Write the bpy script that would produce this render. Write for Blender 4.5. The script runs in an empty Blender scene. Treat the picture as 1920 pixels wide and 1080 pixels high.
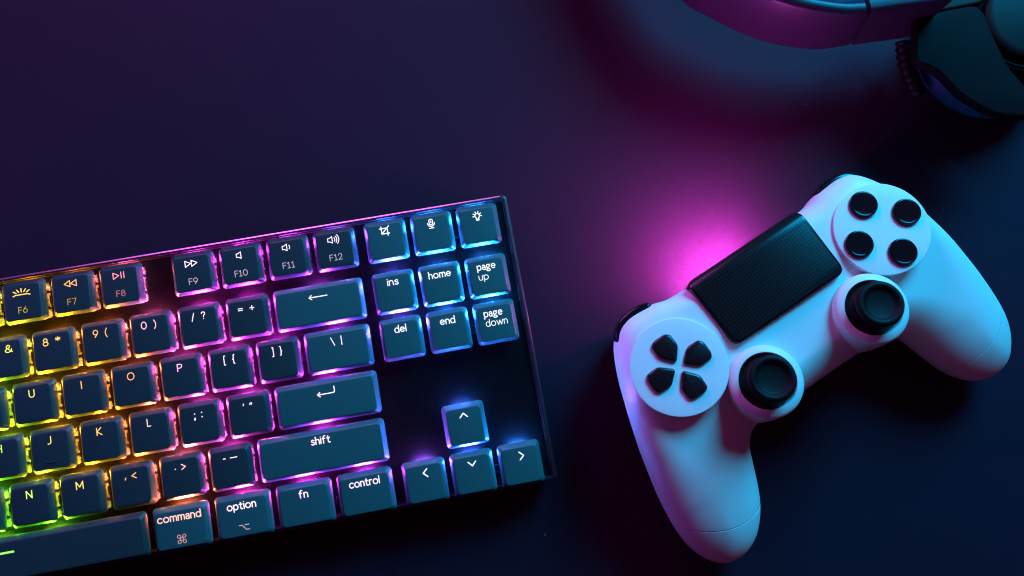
import bpy, bmesh, math, random
import numpy as np
from mathutils import Vector, Matrix
random.seed(7)
scn = bpy.context.scene
COL = scn.collection
MM = 0.001

# ------------------------------------------------------------------ camera, world, lamps, exposure
cam_d = bpy.data.cameras.new('camera')
cam = bpy.data.objects.new('camera', cam_d); COL.objects.link(cam)
cam_d.sensor_width = 36.0; cam_d.lens = 36.0 * 1500 / 1920
cam_d.clip_start = 0.01; cam_d.clip_end = 50
RX = Vector((0.983702, -0.176133, 0.036149)); RY = Vector((-0.170028, -0.976613, -0.131594)); RZ = Vector((0.058482, 0.123303, -0.990644))
m = Matrix((( RX.x, -RY.x, -RZ.x, 0.09645), (RX.y, -RY.y, -RZ.y, -0.01089), (RX.z, -RY.z, -RZ.z, 0.34057), (0, 0, 0, 1)))
cam.matrix_world = m
cam_d.dof.use_dof = True; cam_d.dof.focus_distance = 0.325; cam_d.dof.aperture_fstop = 8.0
scn.camera = cam

W = bpy.data.worlds.new('World'); scn.world = W; W.use_nodes = True
bg = W.node_tree.nodes['Background']; bg.inputs[0].default_value = (0.38, 0.05, 0.24, 1); bg.inputs[1].default_value = 0.13

def area(name, loc, target, size, power, color, spread=180):
    d = bpy.data.lights.new(name, 'AREA'); d.shape = 'DISK'; d.size = size; d.energy = power; d.color = color
    d.spread = math.radians(spread)
    o = bpy.data.objects.new(name, d); COL.objects.link(o); o.location = loc
    o.rotation_euler = (Vector(target) - Vector(loc)).to_track_quat('-Z', 'Y').to_euler()
    return o
area('cyan_lamp', (0.60, 0.50, 0.44), (0.22, 0.0, 0.02), 0.36, 11.5, (0.0, 0.52, 1.0))
area('magenta_lamp', (-0.06, 0.62, 0.21), (0.12, 0.08, 0.0), 0.34, 1.9, (0.95, 0.14, 0.95))
area('violet_lamp', (-0.38, 0.16, 0.15), (0.15, 0.0, 0.0), 0.20, 0.42, (0.40, 0.12, 1.0))

scn.view_settings.view_transform = 'Standard'; scn.view_settings.look = 'None'
scn.view_settings.exposure = 0; scn.view_settings.gamma = 1; scn.view_settings.use_curve_mapping = False
scn.render.engine = 'CYCLES'
scn.cycles.use_denoising = True
scn.cycles.sample_clamp_indirect = 4.0
scn.cycles.max_bounces = 8
scn.cycles.filter_width = 1.05

# ------------------------------------------------------------------ helpers
def thing(name, label, cat, loc=(0, 0, 0)):
    o = bpy.data.objects.new(name, None); COL.objects.link(o); o.location = loc
    o.empty_display_size = 0.02
    o['label'] = label; o['category'] = cat
    return o

def mesh_obj(name, me, mat, parent=None, loc=(0, 0, 0), smooth=True, sharp=None):
    if mat is not None and not me.materials: me.materials.append(mat)
    o = bpy.data.objects.new(name, me); COL.objects.link(o); o.location = loc
    if parent: o.parent = parent
    if smooth:
        me.polygons.foreach_set('use_smooth', [True] * len(me.polygons))
        if sharp: me.set_sharp_from_angle(angle=math.radians(sharp))
    return o

def mesh(name, verts, faces):
    me = bpy.data.meshes.new(name); me.from_pydata([tuple(v) for v in verts], [], [tuple(f) for f in faces]); me.validate(); me.update()
    return me

def bm_to_mesh(name, bm, fix=True):
    if fix: bmesh.ops.recalc_face_normals(bm, faces=bm.faces)
    me = bpy.data.meshes.new(name); bm.to_mesh(me); bm.free(); return me

def add_box(bm, c, s, bevel=0.0, seg=2, rot=None):
    r = bmesh.ops.create_cube(bm, size=1.0)
    vs = r['verts']
    for v in vs:
        v.co = Vector((v.co.x * s[0], v.co.y * s[1], v.co.z * s[2]))
    if bevel > 0:
        es = list({e for v in vs for e in v.link_edges})
        rr = bmesh.ops.bevel(bm, geom=es, offset=bevel, segments=seg, affect='EDGES', profile=0.5)
        vs = list({v for f in rr['faces'] for v in f.verts} | {v for v in vs if v.is_valid})
    for v in vs:
        if rot is not None: v.co = rot @ v.co
        v.co += Vector(c)

def rrect(hw, hh, r, n=6, cx=0, cy=0):
    pts = []
    for (sx, sy, a0) in ((1, 1, 0), (-1, 1, 90), (-1, -1, 180), (1, -1, 270)):
        for i in range(n + 1):
            a = math.radians(a0 + 90 * i / n)
            pts.append((cx + sx * (hw - r) + r * math.cos(a), cy + sy * (hh - r) + r * math.sin(a)))
    return pts

def loft(name, rings, cap0=True, cap1=True):
    """rings: list of lists of 3-D points, same count, closed loops"""
    n = len(rings[0]); V = [p for r in rings for p in r]; Fs = []
    for k in range(len(rings) - 1):
        for i in range(n):
            j = (i + 1) % n
            Fs.append((k * n + i, k * n + j, (k + 1) * n + j, (k + 1) * n + i))
    if cap0: Fs.append(tuple(reversed(range(n))))
    if cap1: Fs.append(tuple((len(rings) - 1) * n + i for i in range(n)))
    me = mesh(name, V, Fs)
    bm = bmesh.new(); bm.from_mesh(me); bmesh.ops.recalc_face_normals(bm, faces=bm.faces); bm.to_mesh(me); bm.free()
    return me

def lathe(name, prof, n=64, capped=True):
    rings = []
    for (r, z) in prof:
        r = max(r, 1e-6)
        rings.append([(r * math.cos(2 * math.pi * i / n), r * math.sin(2 * math.pi * i / n), z) for i in range(n)])
    return loft(name, rings, capped, capped)

def poly_inset(pts, d):
    """move a closed CCW polygon inward by d"""
    n = len(pts); out = []
    for i in range(n):
        p0 = Vector(pts[i - 1]); p1 = Vector(pts[i]); p2 = Vector(pts[(i + 1) % n])
        a = (p1 - p0); b = (p2 - p1)
        na = Vector((-a.y, a.x)).normalized(); nb = Vector((-b.y, b.x)).normalized()
        k = (na + nb); q = k.dot(na)
        k = k / max(q, 0.35)
        out.append(tuple(p1 + k * d))
    return out

def round_poly(pts, r, n=5):
    """round the corners of a CCW polygon with quadratic curves of reach r"""
    out = []; N = len(pts)
    for i in range(N):
        p0 = Vector(pts[i - 1]); p1 = Vector(pts[i]); p2 = Vector(pts[(i + 1) % N])
        rr = min(r, (p0 - p1).length * .48, (p2 - p1).length * .48)
        a = p1 + (p0 - p1).normalized() * rr; b = p1 + (p2 - p1).normalized() * rr
        for k in range(n + 1):
            t = k / n
            out.append(tuple(a * (1 - t) ** 2 + p1 * 2 * t * (1 - t) + b * t * t))
    return out

def catmull(pts, n=8, closed=False):
    P = [np.array(p, float) for p in pts]; out = []
    N = len(P); rng = range(N) if closed else range(N - 1)
    for i in rng:
        p1, p2 = P[i], P[(i + 1) % N]
        p0 = P[i - 1] if (closed or i > 0) else 2 * p1 - p2
        p3 = P[(i + 2) % N] if (closed or i + 2 < N) else 2 * p2 - p1
        for k in range(n):
            t = k / n
            out.append(tuple(0.5 * (2 * p1 + (p2 - p0) * t + (2 * p0 - 5 * p1 + 4 * p2 - p3) * t * t + (3 * p1 - p0 - 3 * p2 + p3) * t ** 3)))
    if not closed: out.append(tuple(P[-1]))
    return out

def slab(name, pts, z0, z1, bev=0.0004, steps=3, bottom_bev=False):
    """polygon extruded from z0 to z1 with a rounded top edge"""
    rings = []
    if bottom_bev:
        for k in range(steps + 1):
            a = math.pi / 2 * (k / steps)
            q = poly_inset(pts, bev * (1 - math.sin(a))); rings.append([(x, y, z0 + bev * (1 - math.cos(a))) for x, y in q])
    else:
        rings.append([(x, y, z0) for x, y in pts])
    for k in range(steps + 1):
        a = math.pi / 2 * k / steps
        q = poly_inset(pts, bev * (1 - math.cos(a)))
        rings.append([(x, y, z1 - bev + bev * math.sin(a)) for x, y in q])
    return loft(name, rings)

# ------------------------------------------------------------------ materials
def new_mat(name):
    mt = bpy.data.materials.new(name); mt.use_nodes = True
    nt = mt.node_tree; return mt, nt, nt.nodes['Principled BSDF'], nt.nodes, nt.links

def plastic(name, col, rough, spec=0.5, bump=0.0, bscale=2500, bdist=0.00004, rvar=0.0, coat=0.0):
    mt, nt, b, N, L = new_mat(name)
    b.inputs['Base Color'].default_value = (*col, 1); b.inputs['Roughness'].default_value = rough
    b.inputs['Specular IOR Level'].default_value = spec
    if coat: b.inputs['Coat Weight'].default_value = coat; b.inputs['Coat Roughness'].default_value = 0.08
    tc = N.new('ShaderNodeTexCoord')
    if bump:
        nz = N.new('ShaderNodeTexNoise'); nz.inputs['Scale'].default_value = bscale; nz.inputs['Detail'].default_value = 3
        L.new(tc.outputs['Object'], nz.inputs['Vector'])
        bp = N.new('ShaderNodeBump'); bp.inputs['Strength'].default_value = bump; bp.inputs['Distance'].default_value = bdist
        L.new(nz.outputs['Fac'], bp.inputs['Height']); L.new(bp.outputs['Normal'], b.inputs['Normal'])
    if rvar:
        n2 = N.new('ShaderNodeTexNoise'); n2.inputs['Scale'].default_value = 60; n2.inputs['Detail'].default_value = 5
        L.new(tc.outputs['Object'], n2.inputs['Vector'])
        mr = N.new('ShaderNodeMapRange'); mr.inputs['To Min'].default_value = rough - rvar; mr.inputs['To Max'].default_value = rough + rvar
        L.new(n2.outputs['Fac'], mr.inputs['Value']); L.new(mr.outputs['Result'], b.inputs['Roughness'])
    return mt

def emissive(name, strength):
    mt = bpy.data.materials.new(name); mt.use_nodes = True
    nt = mt.node_tree; nt.nodes.clear(); N = nt.nodes; L = nt.links
    out = N.new('ShaderNodeOutputMaterial'); e = N.new('ShaderNodeEmission'); oi = N.new('ShaderNodeObjectInfo')
    L.new(oi.outputs['Color'], e.inputs['Color']); e.inputs['Strength'].default_value = strength
    L.new(e.outputs[0], out.inputs['Surface'])
    return mt

M = {}
M['key_dark'] = plastic('alpha_keycap_plastic', (0.010, 0.047, 0.050), 0.40, 0.42, 0.25, 6000, 0.00003)
M['key_grey'] = plastic('modifier_keycap_plastic', (0.011, 0.122, 0.114), 0.40, 0.42, 0.25, 6000, 0.00003)
M['case'] = plastic('black_case_metal', (0.012, 0.010, 0.013), 0.36, 0.5, 0.3, 3000, 0.00004, 0.06)
M['white'] = plastic('white_matte_plastic', (0.80, 0.80, 0.80), 0.42, 0.45, 0.12, 4000, 0.00002, 0.06)
M['gloss'] = plastic('glossy_black_plastic', (0.006, 0.005, 0.007), 0.11, 0.4, 0, rvar=0.03)
M['satin'] = plastic('satin_black_plastic', (0.007, 0.006, 0.008), 0.24, 0.6, 0, rvar=0.04)
M['rubber'] = plastic('black_rubber', (0.004, 0.004, 0.005), 0.55, 0.16, 0.3, 3000, 0.00005)
M['clip'] = plastic('dark_switch_plastic', (0.012, 0.010, 0.012), 0.4)
M['screw'] = plastic('dark_screw_metal', (0.03, 0.03, 0.035), 0.3)
M['band'] = plastic('headband_plastic', (0.026, 0.012, 0.028), 0.40, 0.32, rvar=0.05)
M['cushion'] = plastic('cushion_leatherette', (0.015, 0.07, 0.16), 0.5, 0.4, 0.4, 900, 0.0001)
M['yoke'] = plastic('dark_headset_plastic', (0.008, 0.002, 0.004), 0.6, 0.06, 0.2, 2500)
M['cup'] = plastic('lit_yoke_plastic', (0.020, 0.024, 0.026), 0.45, 0.25)  # yoke's upper flat: light falling on it is put into this paler colour
M['cup_dark'] = plastic('cup_plate_plastic', (0.010, 0.010, 0.011), 0.5, 0.12)
M['trim'] = plastic('polished_edge_metal', (0.55, 0.55, 0.57), 0.34)
M['trim'].node_tree.nodes['Principled BSDF'].inputs['Metallic'].default_value = 1.0
M['led'] = emissive('led_light', 1700)
M['legend'] = emissive('backlit_legend', 1.5)
M['lightbar'] = emissive('light_bar_glow', 1600)

# clear switch housing
mt, nt, b, N, L = new_mat('clear_switch_plastic')
b.inputs['Base Color'].default_value = (0.75, 0.75, 0.75, 1); b.inputs['Roughness'].default_value = 0.25
tr = N.new('ShaderNodeBsdfTransparent'); tl = N.new('ShaderNodeBsdfTranslucent'); tl.inputs[0].default_value = (0.8, 0.8, 0.8, 1)
m1 = N.new('ShaderNodeMixShader'); m1.inputs[0].default_value = 0.5; m2 = N.new('ShaderNodeMixShader'); m2.inputs[0].default_value = 0.72
L.new(b.outputs[0], m1.inputs[1]); L.new(tl.outputs[0], m1.inputs[2])
L.new(m1.outputs[0], m2.inputs[1]); L.new(tr.outputs[0], m2.inputs[2]); L.new(m2.outputs[0], N['Material Output'].inputs['Surface'])
M['clear'] = mt

# plate: black powder coat with fine dust
def speckled(name, base, rough, noise_scale, bump, dust_scale, dust_thr, spec=0.5, dustcol=(0.25, 0.25, 0.28)):
    mt, nt, b, N, L = new_mat(name)
    tc = N.new('ShaderNodeTexCoord')
    nz = N.new('ShaderNodeTexNoise'); nz.inputs['Scale'].default_value = noise_scale; nz.inputs['Detail'].default_value = 4
    L.new(tc.outputs['Object'], nz.inputs['Vector'])
    bp = N.new('ShaderNodeBump'); bp.inputs['Strength'].default_value = bump; bp.inputs['Distance'].default_value = 0.0001
    L.new(nz.outputs['Fac'], bp.inputs['Height']); L.new(bp.outputs['Normal'], b.inputs['Normal'])
    vo = N.new('ShaderNodeTexVoronoi'); vo.inputs['Scale'].default_value = dust_scale
    L.new(tc.outputs['Object'], vo.inputs['Vector'])
    sep = N.new('ShaderNodeSeparateColor'); L.new(vo.outputs['Color'], sep.inputs[0])
    lt = N.new('ShaderNodeMath'); lt.operation = 'MULTIPLY'; lt.inputs[1].default_value = dust_thr     # each cell its own speck size
    pw = N.new('ShaderNodeMath'); pw.operation = 'POWER'; pw.inputs[1].default_value = 6.0
    L.new(sep.outputs[0], pw.inputs[0]); L.new(pw.outputs[0], lt.inputs[0])
    le = N.new('ShaderNodeMath'); le.operation = 'LESS_THAN'; L.new(vo.outputs['Distance'], le.inputs[0]); L.new(lt.outputs[0], le.inputs[1])
    mx = N.new('ShaderNodeMix'); mx.data_type = 'RGBA'
    mx.inputs[6].default_value = (*base, 1); mx.inputs[7].default_value = (*dustcol, 1); L.new(le.outputs[0], mx.inputs[0])
    L.new(mx.outputs[2], b.inputs['Base Color'])
    n2 = N.new('ShaderNodeTexNoise'); n2.inputs['Scale'].default_value = 25; n2.inputs['Detail'].default_value = 6
    L.new(tc.outputs['Object'], n2.inputs['Vector'])
    mr = N.new('ShaderNodeMapRange'); mr.inputs['To Min'].default_value = rough - 0.07; mr.inputs['To Max'].default_value = rough + 0.07
    L.new(n2.outputs['Fac'], mr.inputs['Value']); L.new(mr.outputs['Result'], b.inputs['Roughness'])
    b.inputs['Specular IOR Level'].default_value = spec
    return mt
M['plate'] = speckled('plate_powder_coat', (0.004, 0.003, 0.004), 0.52, 2500, 0.35, 1500, 0.22, 0.07, (0.09, 0.09, 0.10))
M['desk'] = speckled('dark_desk_mat', (0.028, 0.012, 0.027), 0.56, 900, 0.70, 80, 0.035, 0.075)

# ------------------------------------------------------------------ desk
S = 1.6
desk = mesh_obj('desk_surface', mesh('desk_surface', [(-S, -S, 0), (S, -S, 0), (S, S, 0), (-S, S, 0), (-S, -S, -.03), (S, -S, -.03), (S, S, -.03), (-S, S, -.03)],
                [(0, 1, 2, 3), (7, 6, 5, 4), (0, 4, 5, 1), (1, 5, 6, 2), (2, 6, 7, 3), (3, 7, 4, 0)]), M['desk'], smooth=False)
desk['kind'] = 'structure'

# ================================================================== KEYBOARD
U = 19.05 * MM; G = 0.094; FG = 0.119
ZTOP = 20 * MM; ZPLATE = 13.0 * MM; SKIRT = 2.6 * MM
kb = thing('keyboard', 'black mechanical keyboard with rainbow backlit keys lying on the dark desk', 'keyboard', (0, 0, 0))
X0, X1, Y0, Y1 = -232.6 * MM, 120.2 * MM, -49.6 * MM, 69.0 * MM
cx, cy, hw, hh = (X0 + X1) / 2, (Y0 + Y1) / 2, (X1 - X0) / 2, (Y1 - Y0) / 2
def R3(inset, z, r): return [(x, y, z) for x, y in rrect(hw - inset * MM, hh - inset * MM, max(r - inset, .3) * MM, 5, cx, cy)]
rings = [R3(3.2, 0.3 * MM, 3.5), R3(1.5, 2 * MM, 3.5), R3(0.3, 9 * MM, 2.2), R3(0, 14.2 * MM, 2.0), R3(0.10, 14.3 * MM, 2.0), R3(1.05, 14.8 * MM, 2.2), R3(1.5, 14.75 * MM, 2.2), R3(1.6, 13.8 * MM, 2.2), R3(2.1, 13.7 * MM, 2.2), R3(2.3, ZPLATE - .5 * MM, 2.2)]
mesh_obj('case', loft('case', rings, True, False), M['case'], kb, sharp=40)
bm = bmesh.new()
add_box(bm, (cx - .6 * MM, Y1 - .46 * MM, 14.62 * MM), (X1 - X0 - 4.4 * MM, .62 * MM, .16 * MM), .04 * MM, 1, None)
for v in bm.verts:
    d_ = v.co.y - (Y1 - .46 * MM); v.co.z -= d_ * .53
mesh_obj('edge_trim', bm_to_mesh('edge_trim', bm), M['trim'], kb, smooth=False)
pm = loft('top_plate', [[(x, y, ZPLATE - 1.0 * MM) for x, y in rrect(hw - 2.25 * MM, hh - 2.25 * MM, .6 * MM, 3, cx, cy)],
                        [(x, y, ZPLATE) for x, y in rrect(hw - 2.25 * MM, hh - 2.25 * MM, .6 * MM, 3, cx, cy)]])
mesh_obj('top_plate', pm, M['plate'], kb, smooth=False)

# --- key layout in key units: (u of centre, row, width, style, legends)
KEYS = []
def key(u, row, w, style, *leg, tag=None): KEYS.append((u, row, w, style, leg, tag))
n0, n1, n2 = 15.5 + G, 16.5 + G, 17.5 + G
for u in (4.5, 5.5, 7): key(u, 0, 1, 'd')
key(8, 0, 1, 'd', ('sym', 'backlight', 0, 3.7), ('dim', 'F6', 0, -3.6, 3.6, .85), tag='F6')
key(9, 0, 1, 'd', ('sym', 'rewind', 0, 3.7), ('dim', 'F7', 0, -3.6, 3.6, .85), tag='F7')
key(10, 0, 1, 'd', ('sym', 'playpause', 0, 3.7), ('dim', 'F8', 0, -3.6, 3.6, .85), tag='F8')
key(11.5, 0, 1, 'd', ('sym', 'forward', 0, 3.7), ('dim', 'F9', 0, -3.6, 3.6, .85), tag='F9')
key(12.5, 0, 1, 'd', ('sym', 'speaker0', 0, 3.7), ('dim', 'F10', 0, -3.6, 5.2, .85), tag='F10')
key(13.5, 0, 1, 'd', ('sym', 'speaker1', 0, 3.7), ('dim', 'F11', 0, -3.6, 4.9, .85), tag='F11')
key(14.5, 0, 1, 'd', ('sym', 'speaker2', 0, 3.7), ('dim', 'F12', 0, -3.6, 5.2, .85), tag='F12')
key(n0, 0, 1, 'g', ('sym', 'crop', 0, 3.7), tag='a crop symbol')
key(n1, 0, 1, 'g', ('sym', 'mic', 0, 3.7), tag='a microphone symbol')
key(n2, 0, 1, 'g', ('sym', 'bulb', 0, 3.5), tag='a light bulb symbol')
for u in (4.5, 5.5, 6.5): key(u, 1, 1, 'd')
key(7.5, 1, 1, 'd', ('txt', '7', -2.4, 3.5, 2.0), ('txt', '&', 2.6, 3.4, 3.0), tag='7 and &')
key(8.5, 1, 1, 'd', ('txt', '8', -2.3, 3.4, 2.2), ('txt', '*', 2.5, 3.4, 2.0), tag='8 and *')
key(9.5, 1, 1, 'd', ('txt', '9', -2.0, 3.4, 2.1), ('txt', '(', 2.1, 3.4, .95), tag='9 and (')
key(10.5, 1, 1, 'd', ('txt', '0', -2.2, 3.4, 2.3), ('txt', ')', 2.1, 3.4, .95), tag='0 and )')
key(11.5, 1, 1, 'd', ('txt', '/', -2.0, 3.4, 1.3), ('txt', '?', 2.1, 3.4, 1.7), tag='/ and ?')
key(12.5, 1, 1, 'd', ('txt', '=', -2.3, 3.2, 2.0), ('txt', '+', 2.3, 3.2, 2.0), tag='= and +')
key(14, 1, 2, 'g', ('sym', 'longleft', 0, 3.1), tag='a long left arrow')
key(n0, 1, 1, 'g', ('txt', 'ins', 0, 3.7, 4.6), tag='ins')
key(n1, 1, 1, 'g', ('txt', 'home', 0, 3.5, 9.2), tag='home')
key(n2, 1, 1, 'g', ('txt', 'page', 0, 3.6, 7.7), ('txt', 'up', -1.7, -.5, 4.1), tag='page up')
for u in (5, 6, 7): key(u, 2, 1, 'd')
for u, c, w in ((8, 'U', 2.3), (9, 'I', .5), (10, 'O', 2.9), (11, 'P', 2.1)): key(u, 2, 1, 'd', ('txt', c, 0, 3.5, w), tag=c)
key(12, 2, 1, 'd', ('txt', '[', -1.5, 3.4, .85), ('txt', '{', 2.0, 3.4, 1.1), tag='[ and {')
key(13, 2, 1, 'd', ('txt', ']', -1.6, 3.4, .85), ('txt', '}', 1.6, 3.4, 1.1), tag='] and }')
key(14.25, 2, 1.5, 'g', ('txt', '\\', -1.6, 3.4, 1.6), ('txt', '|', 1.9, 3.4, .4), tag='a backslash and a bar')
key(n0, 2, 1, 'g', ('txt', 'del', 0, 3.5, 4.9), tag='del')
key(n1, 2, 1, 'g', ('txt', 'end', 0, 3.5, 6.2), tag='end')
key(n2, 2, 1, 'g', ('txt', 'page', -.5, 3.5, 7.7), ('txt', 'down', .3, -.4, 8.9), tag='page down')
for u in (5.25, 6.25): key(u, 3, 1, 'd')
for u, c, w in ((7.25, 'H', 2.3), (8.25, 'J', 1.5), (9.25, 'K', 2.2), (10.25, 'L', 1.6)):
    key(u, 3, 1, 'd', ('txt', c, 0, 3.5, w), tag=c)
key(11.25, 3, 1, 'd', ('txt', ';', -1.4, 3.2, .65), ('txt', ':', 1.4, 3.4, .55), tag='; and :')
key(12.25, 3, 1, 'd', ('txt', "'", -1.4, 2.9, .5), ('txt', '"', 1.5, 2.9, 1.1), tag='quote marks')
key(13.875, 3, 2.25, 'g', ('sym', 'enter', 0, 3.2), tag='a bent enter arrow')
for u in (4.75, 5.75, 6.75): key(u, 4, 1, 'd')
for u, c, w in ((7.75, 'N', 2.4), (8.75, 'M', 2.9)): key(u, 4, 1, 'd', ('txt', c, 0, 3.5, w), tag=c)
key(9.75, 4, 1, 'd', ('txt', ',', -1.7, 3.1, .7), ('txt', '<', 1.6, 3.5, 1.9), tag=', and <')
key(10.75, 4, 1, 'd', ('txt', '.', -1.7, 3.3, .65), ('txt', '>', 1.5, 3.5, 1.9), tag='. and >')
key(11.75, 4, 1, 'd', ('txt', '-', -1.8, 3.6, 1.2), ('txt', '_', 1.8, 3.6, 2.9), tag='a hyphen and a dash')
key(13.625, 4, 2.75, 'g', ('txt', 'shift', 0, 3.8, 7.7), tag='shift')
key(n1, 4, 1, 'g', ('sym', 'cup', 0, 3.7), tag='an up arrow')
key(6.875, 5, 6.25, 's', ('sym', 'bar', 0, 2.6), tag='one long bar')
key(10.625, 5, 1.25, 'g', ('txt', 'command', -.1, 3.9, 16.8), ('dimsym', 'cloverleaf', 0, -4.3), tag='command')
key(11.875, 5, 1.25, 'g', ('txt', 'option', -.1, 3.8, 11.3), ('dimsym', 'option', 0, -4.3), tag='option')
key(13.125, 5, 1.25, 'g', ('txt', 'fn', 0, 3.7, 3.7), tag='fn')
key(14.375, 5, 1.25, 'g', ('txt', 'control', 0, 3.9, 12.0), tag='control')
key(n0, 5, 1, 'g', ('sym', 'cleft', .6, 3.4), tag='a left arrow')
key(n1, 5, 1, 'g', ('sym', 'cdown', .2, 3.6), tag='a down arrow')
key(n2, 5, 1, 'g', ('sym', 'cright', .8, 3.2), tag='a right arrow')

def keypos(u, row): return ((u - 12) * U, (3 - row - (FG if row > 0 else 0)) * U)

def led_color(u, row):
    s = u - 0.16 * row + (0.25 if row == 0 else 0)
    stops = [(5.0, (0.06, 1, 0.04)), (6.4, (0.25, 0.95, 0.01)), (7.3, (0.85, 0.50, 0.01)), (8.6, (1, 0.30, 0.005)), (9.8, (1, 0.17, 0.05)), (10.8, (1, 0.06, 0.55)),
             (12.6, (1, 0.04, 0.95)), (14.0, (0.60, 0.06, 1)), (15.0, (0.22, 0.10, 1)), (15.7, (0.05, 0.14, 1)), (16.4, (0.03, 0.20, 1)), (18, (0.02, 0.28, 1))]
    if s <= stops[0][0]: return stops[0][1]
    for (a, ca), (b_, cb) in zip(stops, stops[1:]):
        if s <= b_:
            t = (s - a) / (b_ - a); return tuple(x + (y - x) * t for x, y in zip(ca, cb))
    return stops[-1][1]

# --- keycap meshes, one per width and plastic
cap_cache = {}
def keycap_mesh(w, style):
    if (w, style) in cap_cache: return cap_cache[(w, style)]
    ow, oh = w * U / 2 - 1.1 * MM, U / 2 - 1.1 * MM
    prof = [(-SKIRT, 0.0, 1.7, 0), (-SKIRT + .12 * MM, -0.05, 1.7, 0), (-1.5 * MM, .50, 1.65, -.2), (-.42 * MM, 1.22, 1.5, -.4), (-.16 * MM, 1.40, 1.45, -.43), (-.04 * MM, 1.58, 1.35, -.45), (0.0, 1.85, 1.2, -.45)]
    rings = []
    for (z, ins, r, yo) in prof:
        rings.append([(x, y, z) for x, y in rrect(ow - ins * MM, oh - ins * MM, r * MM, 7, 0, yo * MM)])
    me = loft('keycap_%s_%s' % (style, w), rings)
    me.materials.append(M['key_grey'] if style == 'g' else M['key_dark'])
    me.polygons.foreach_set('use_smooth', [True] * len(me.polygons))
    me.set_sharp_from_angle(angle=math.radians(50))
    cap_cache[(w, style)] = me
    return me

# --- switch: clear housing with notched flanks and dark clips
def switch_mesh():
    bm = bmesh.new()
    z0 = 0; 
    add_box(bm, (0, -1.0 * MM, 1.1 * MM), (15.4 * MM, 12.6 * MM, 1.8 * MM), .25 * MM)
    for s in (-1, 1):
        add_box(bm, (s * 7.35 * MM, 5.0 * MM, 1.9 * MM), (1.5 * MM, 2.9 * MM, 3.0 * MM), .2 * MM)
        add_box(bm, (s * 7.45 * MM, 1.2 * MM, 1.6 * MM), (1.0 * MM, 2.6 * MM, 2.4 * MM), .2 * MM)
        add_box(bm, (s * 7.25 * MM, -2.0 * MM, 1.9 * MM), (1.2 * MM, 1.5 * MM, 2.4 * MM), .2 * MM)
        add_box(bm, (s * 7.35 * MM, -5.9 * MM, 1.5 * MM), (1.3 * MM, 2.2 * MM, 2.1 * MM), .2 * MM)
    add_box(bm, (0, -1.0 * MM, 2.6 * MM), (12.8 * MM, 11.0 * MM, 2.6 * MM), .4 * MM)
    return bm_to_mesh('key_switch', bm, False)
def clip_mesh():
    bm = bmesh.new()
    for s in (-1, 1):
        for y in (2.9, -3.7):
            add_box(bm, (s * 7.9 * MM, y * MM, 2.2 * MM), (.9 * MM, 1.1 * MM, 1.3 * MM), .12 * MM)
        add_box(bm, (s * 8.15 * MM, -0.4 * MM, 1.1 * MM), (.35 * MM, 3.6 * MM, 1.6 * MM), .1 * MM)
        add_box(bm, (s * 8.15 * MM, 6.4 * MM, .9 * MM), (.35 * MM, 1.4 * MM, 1.3 * MM), .1 * MM)
    return bm_to_mesh('switch_clips', bm, False)
SW, CL = switch_mesh(), clip_mesh()
SW.materials.append(M['clear']); CL.materials.append(M['clip'])
bm = bmesh.new(); add_box(bm, (0, 0, 0), (6.5 * MM, 1.2 * MM, .8 * MM), .15 * MM); LED = bm_to_mesh('led', bm); LED.materials.append(M['led'])

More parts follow.
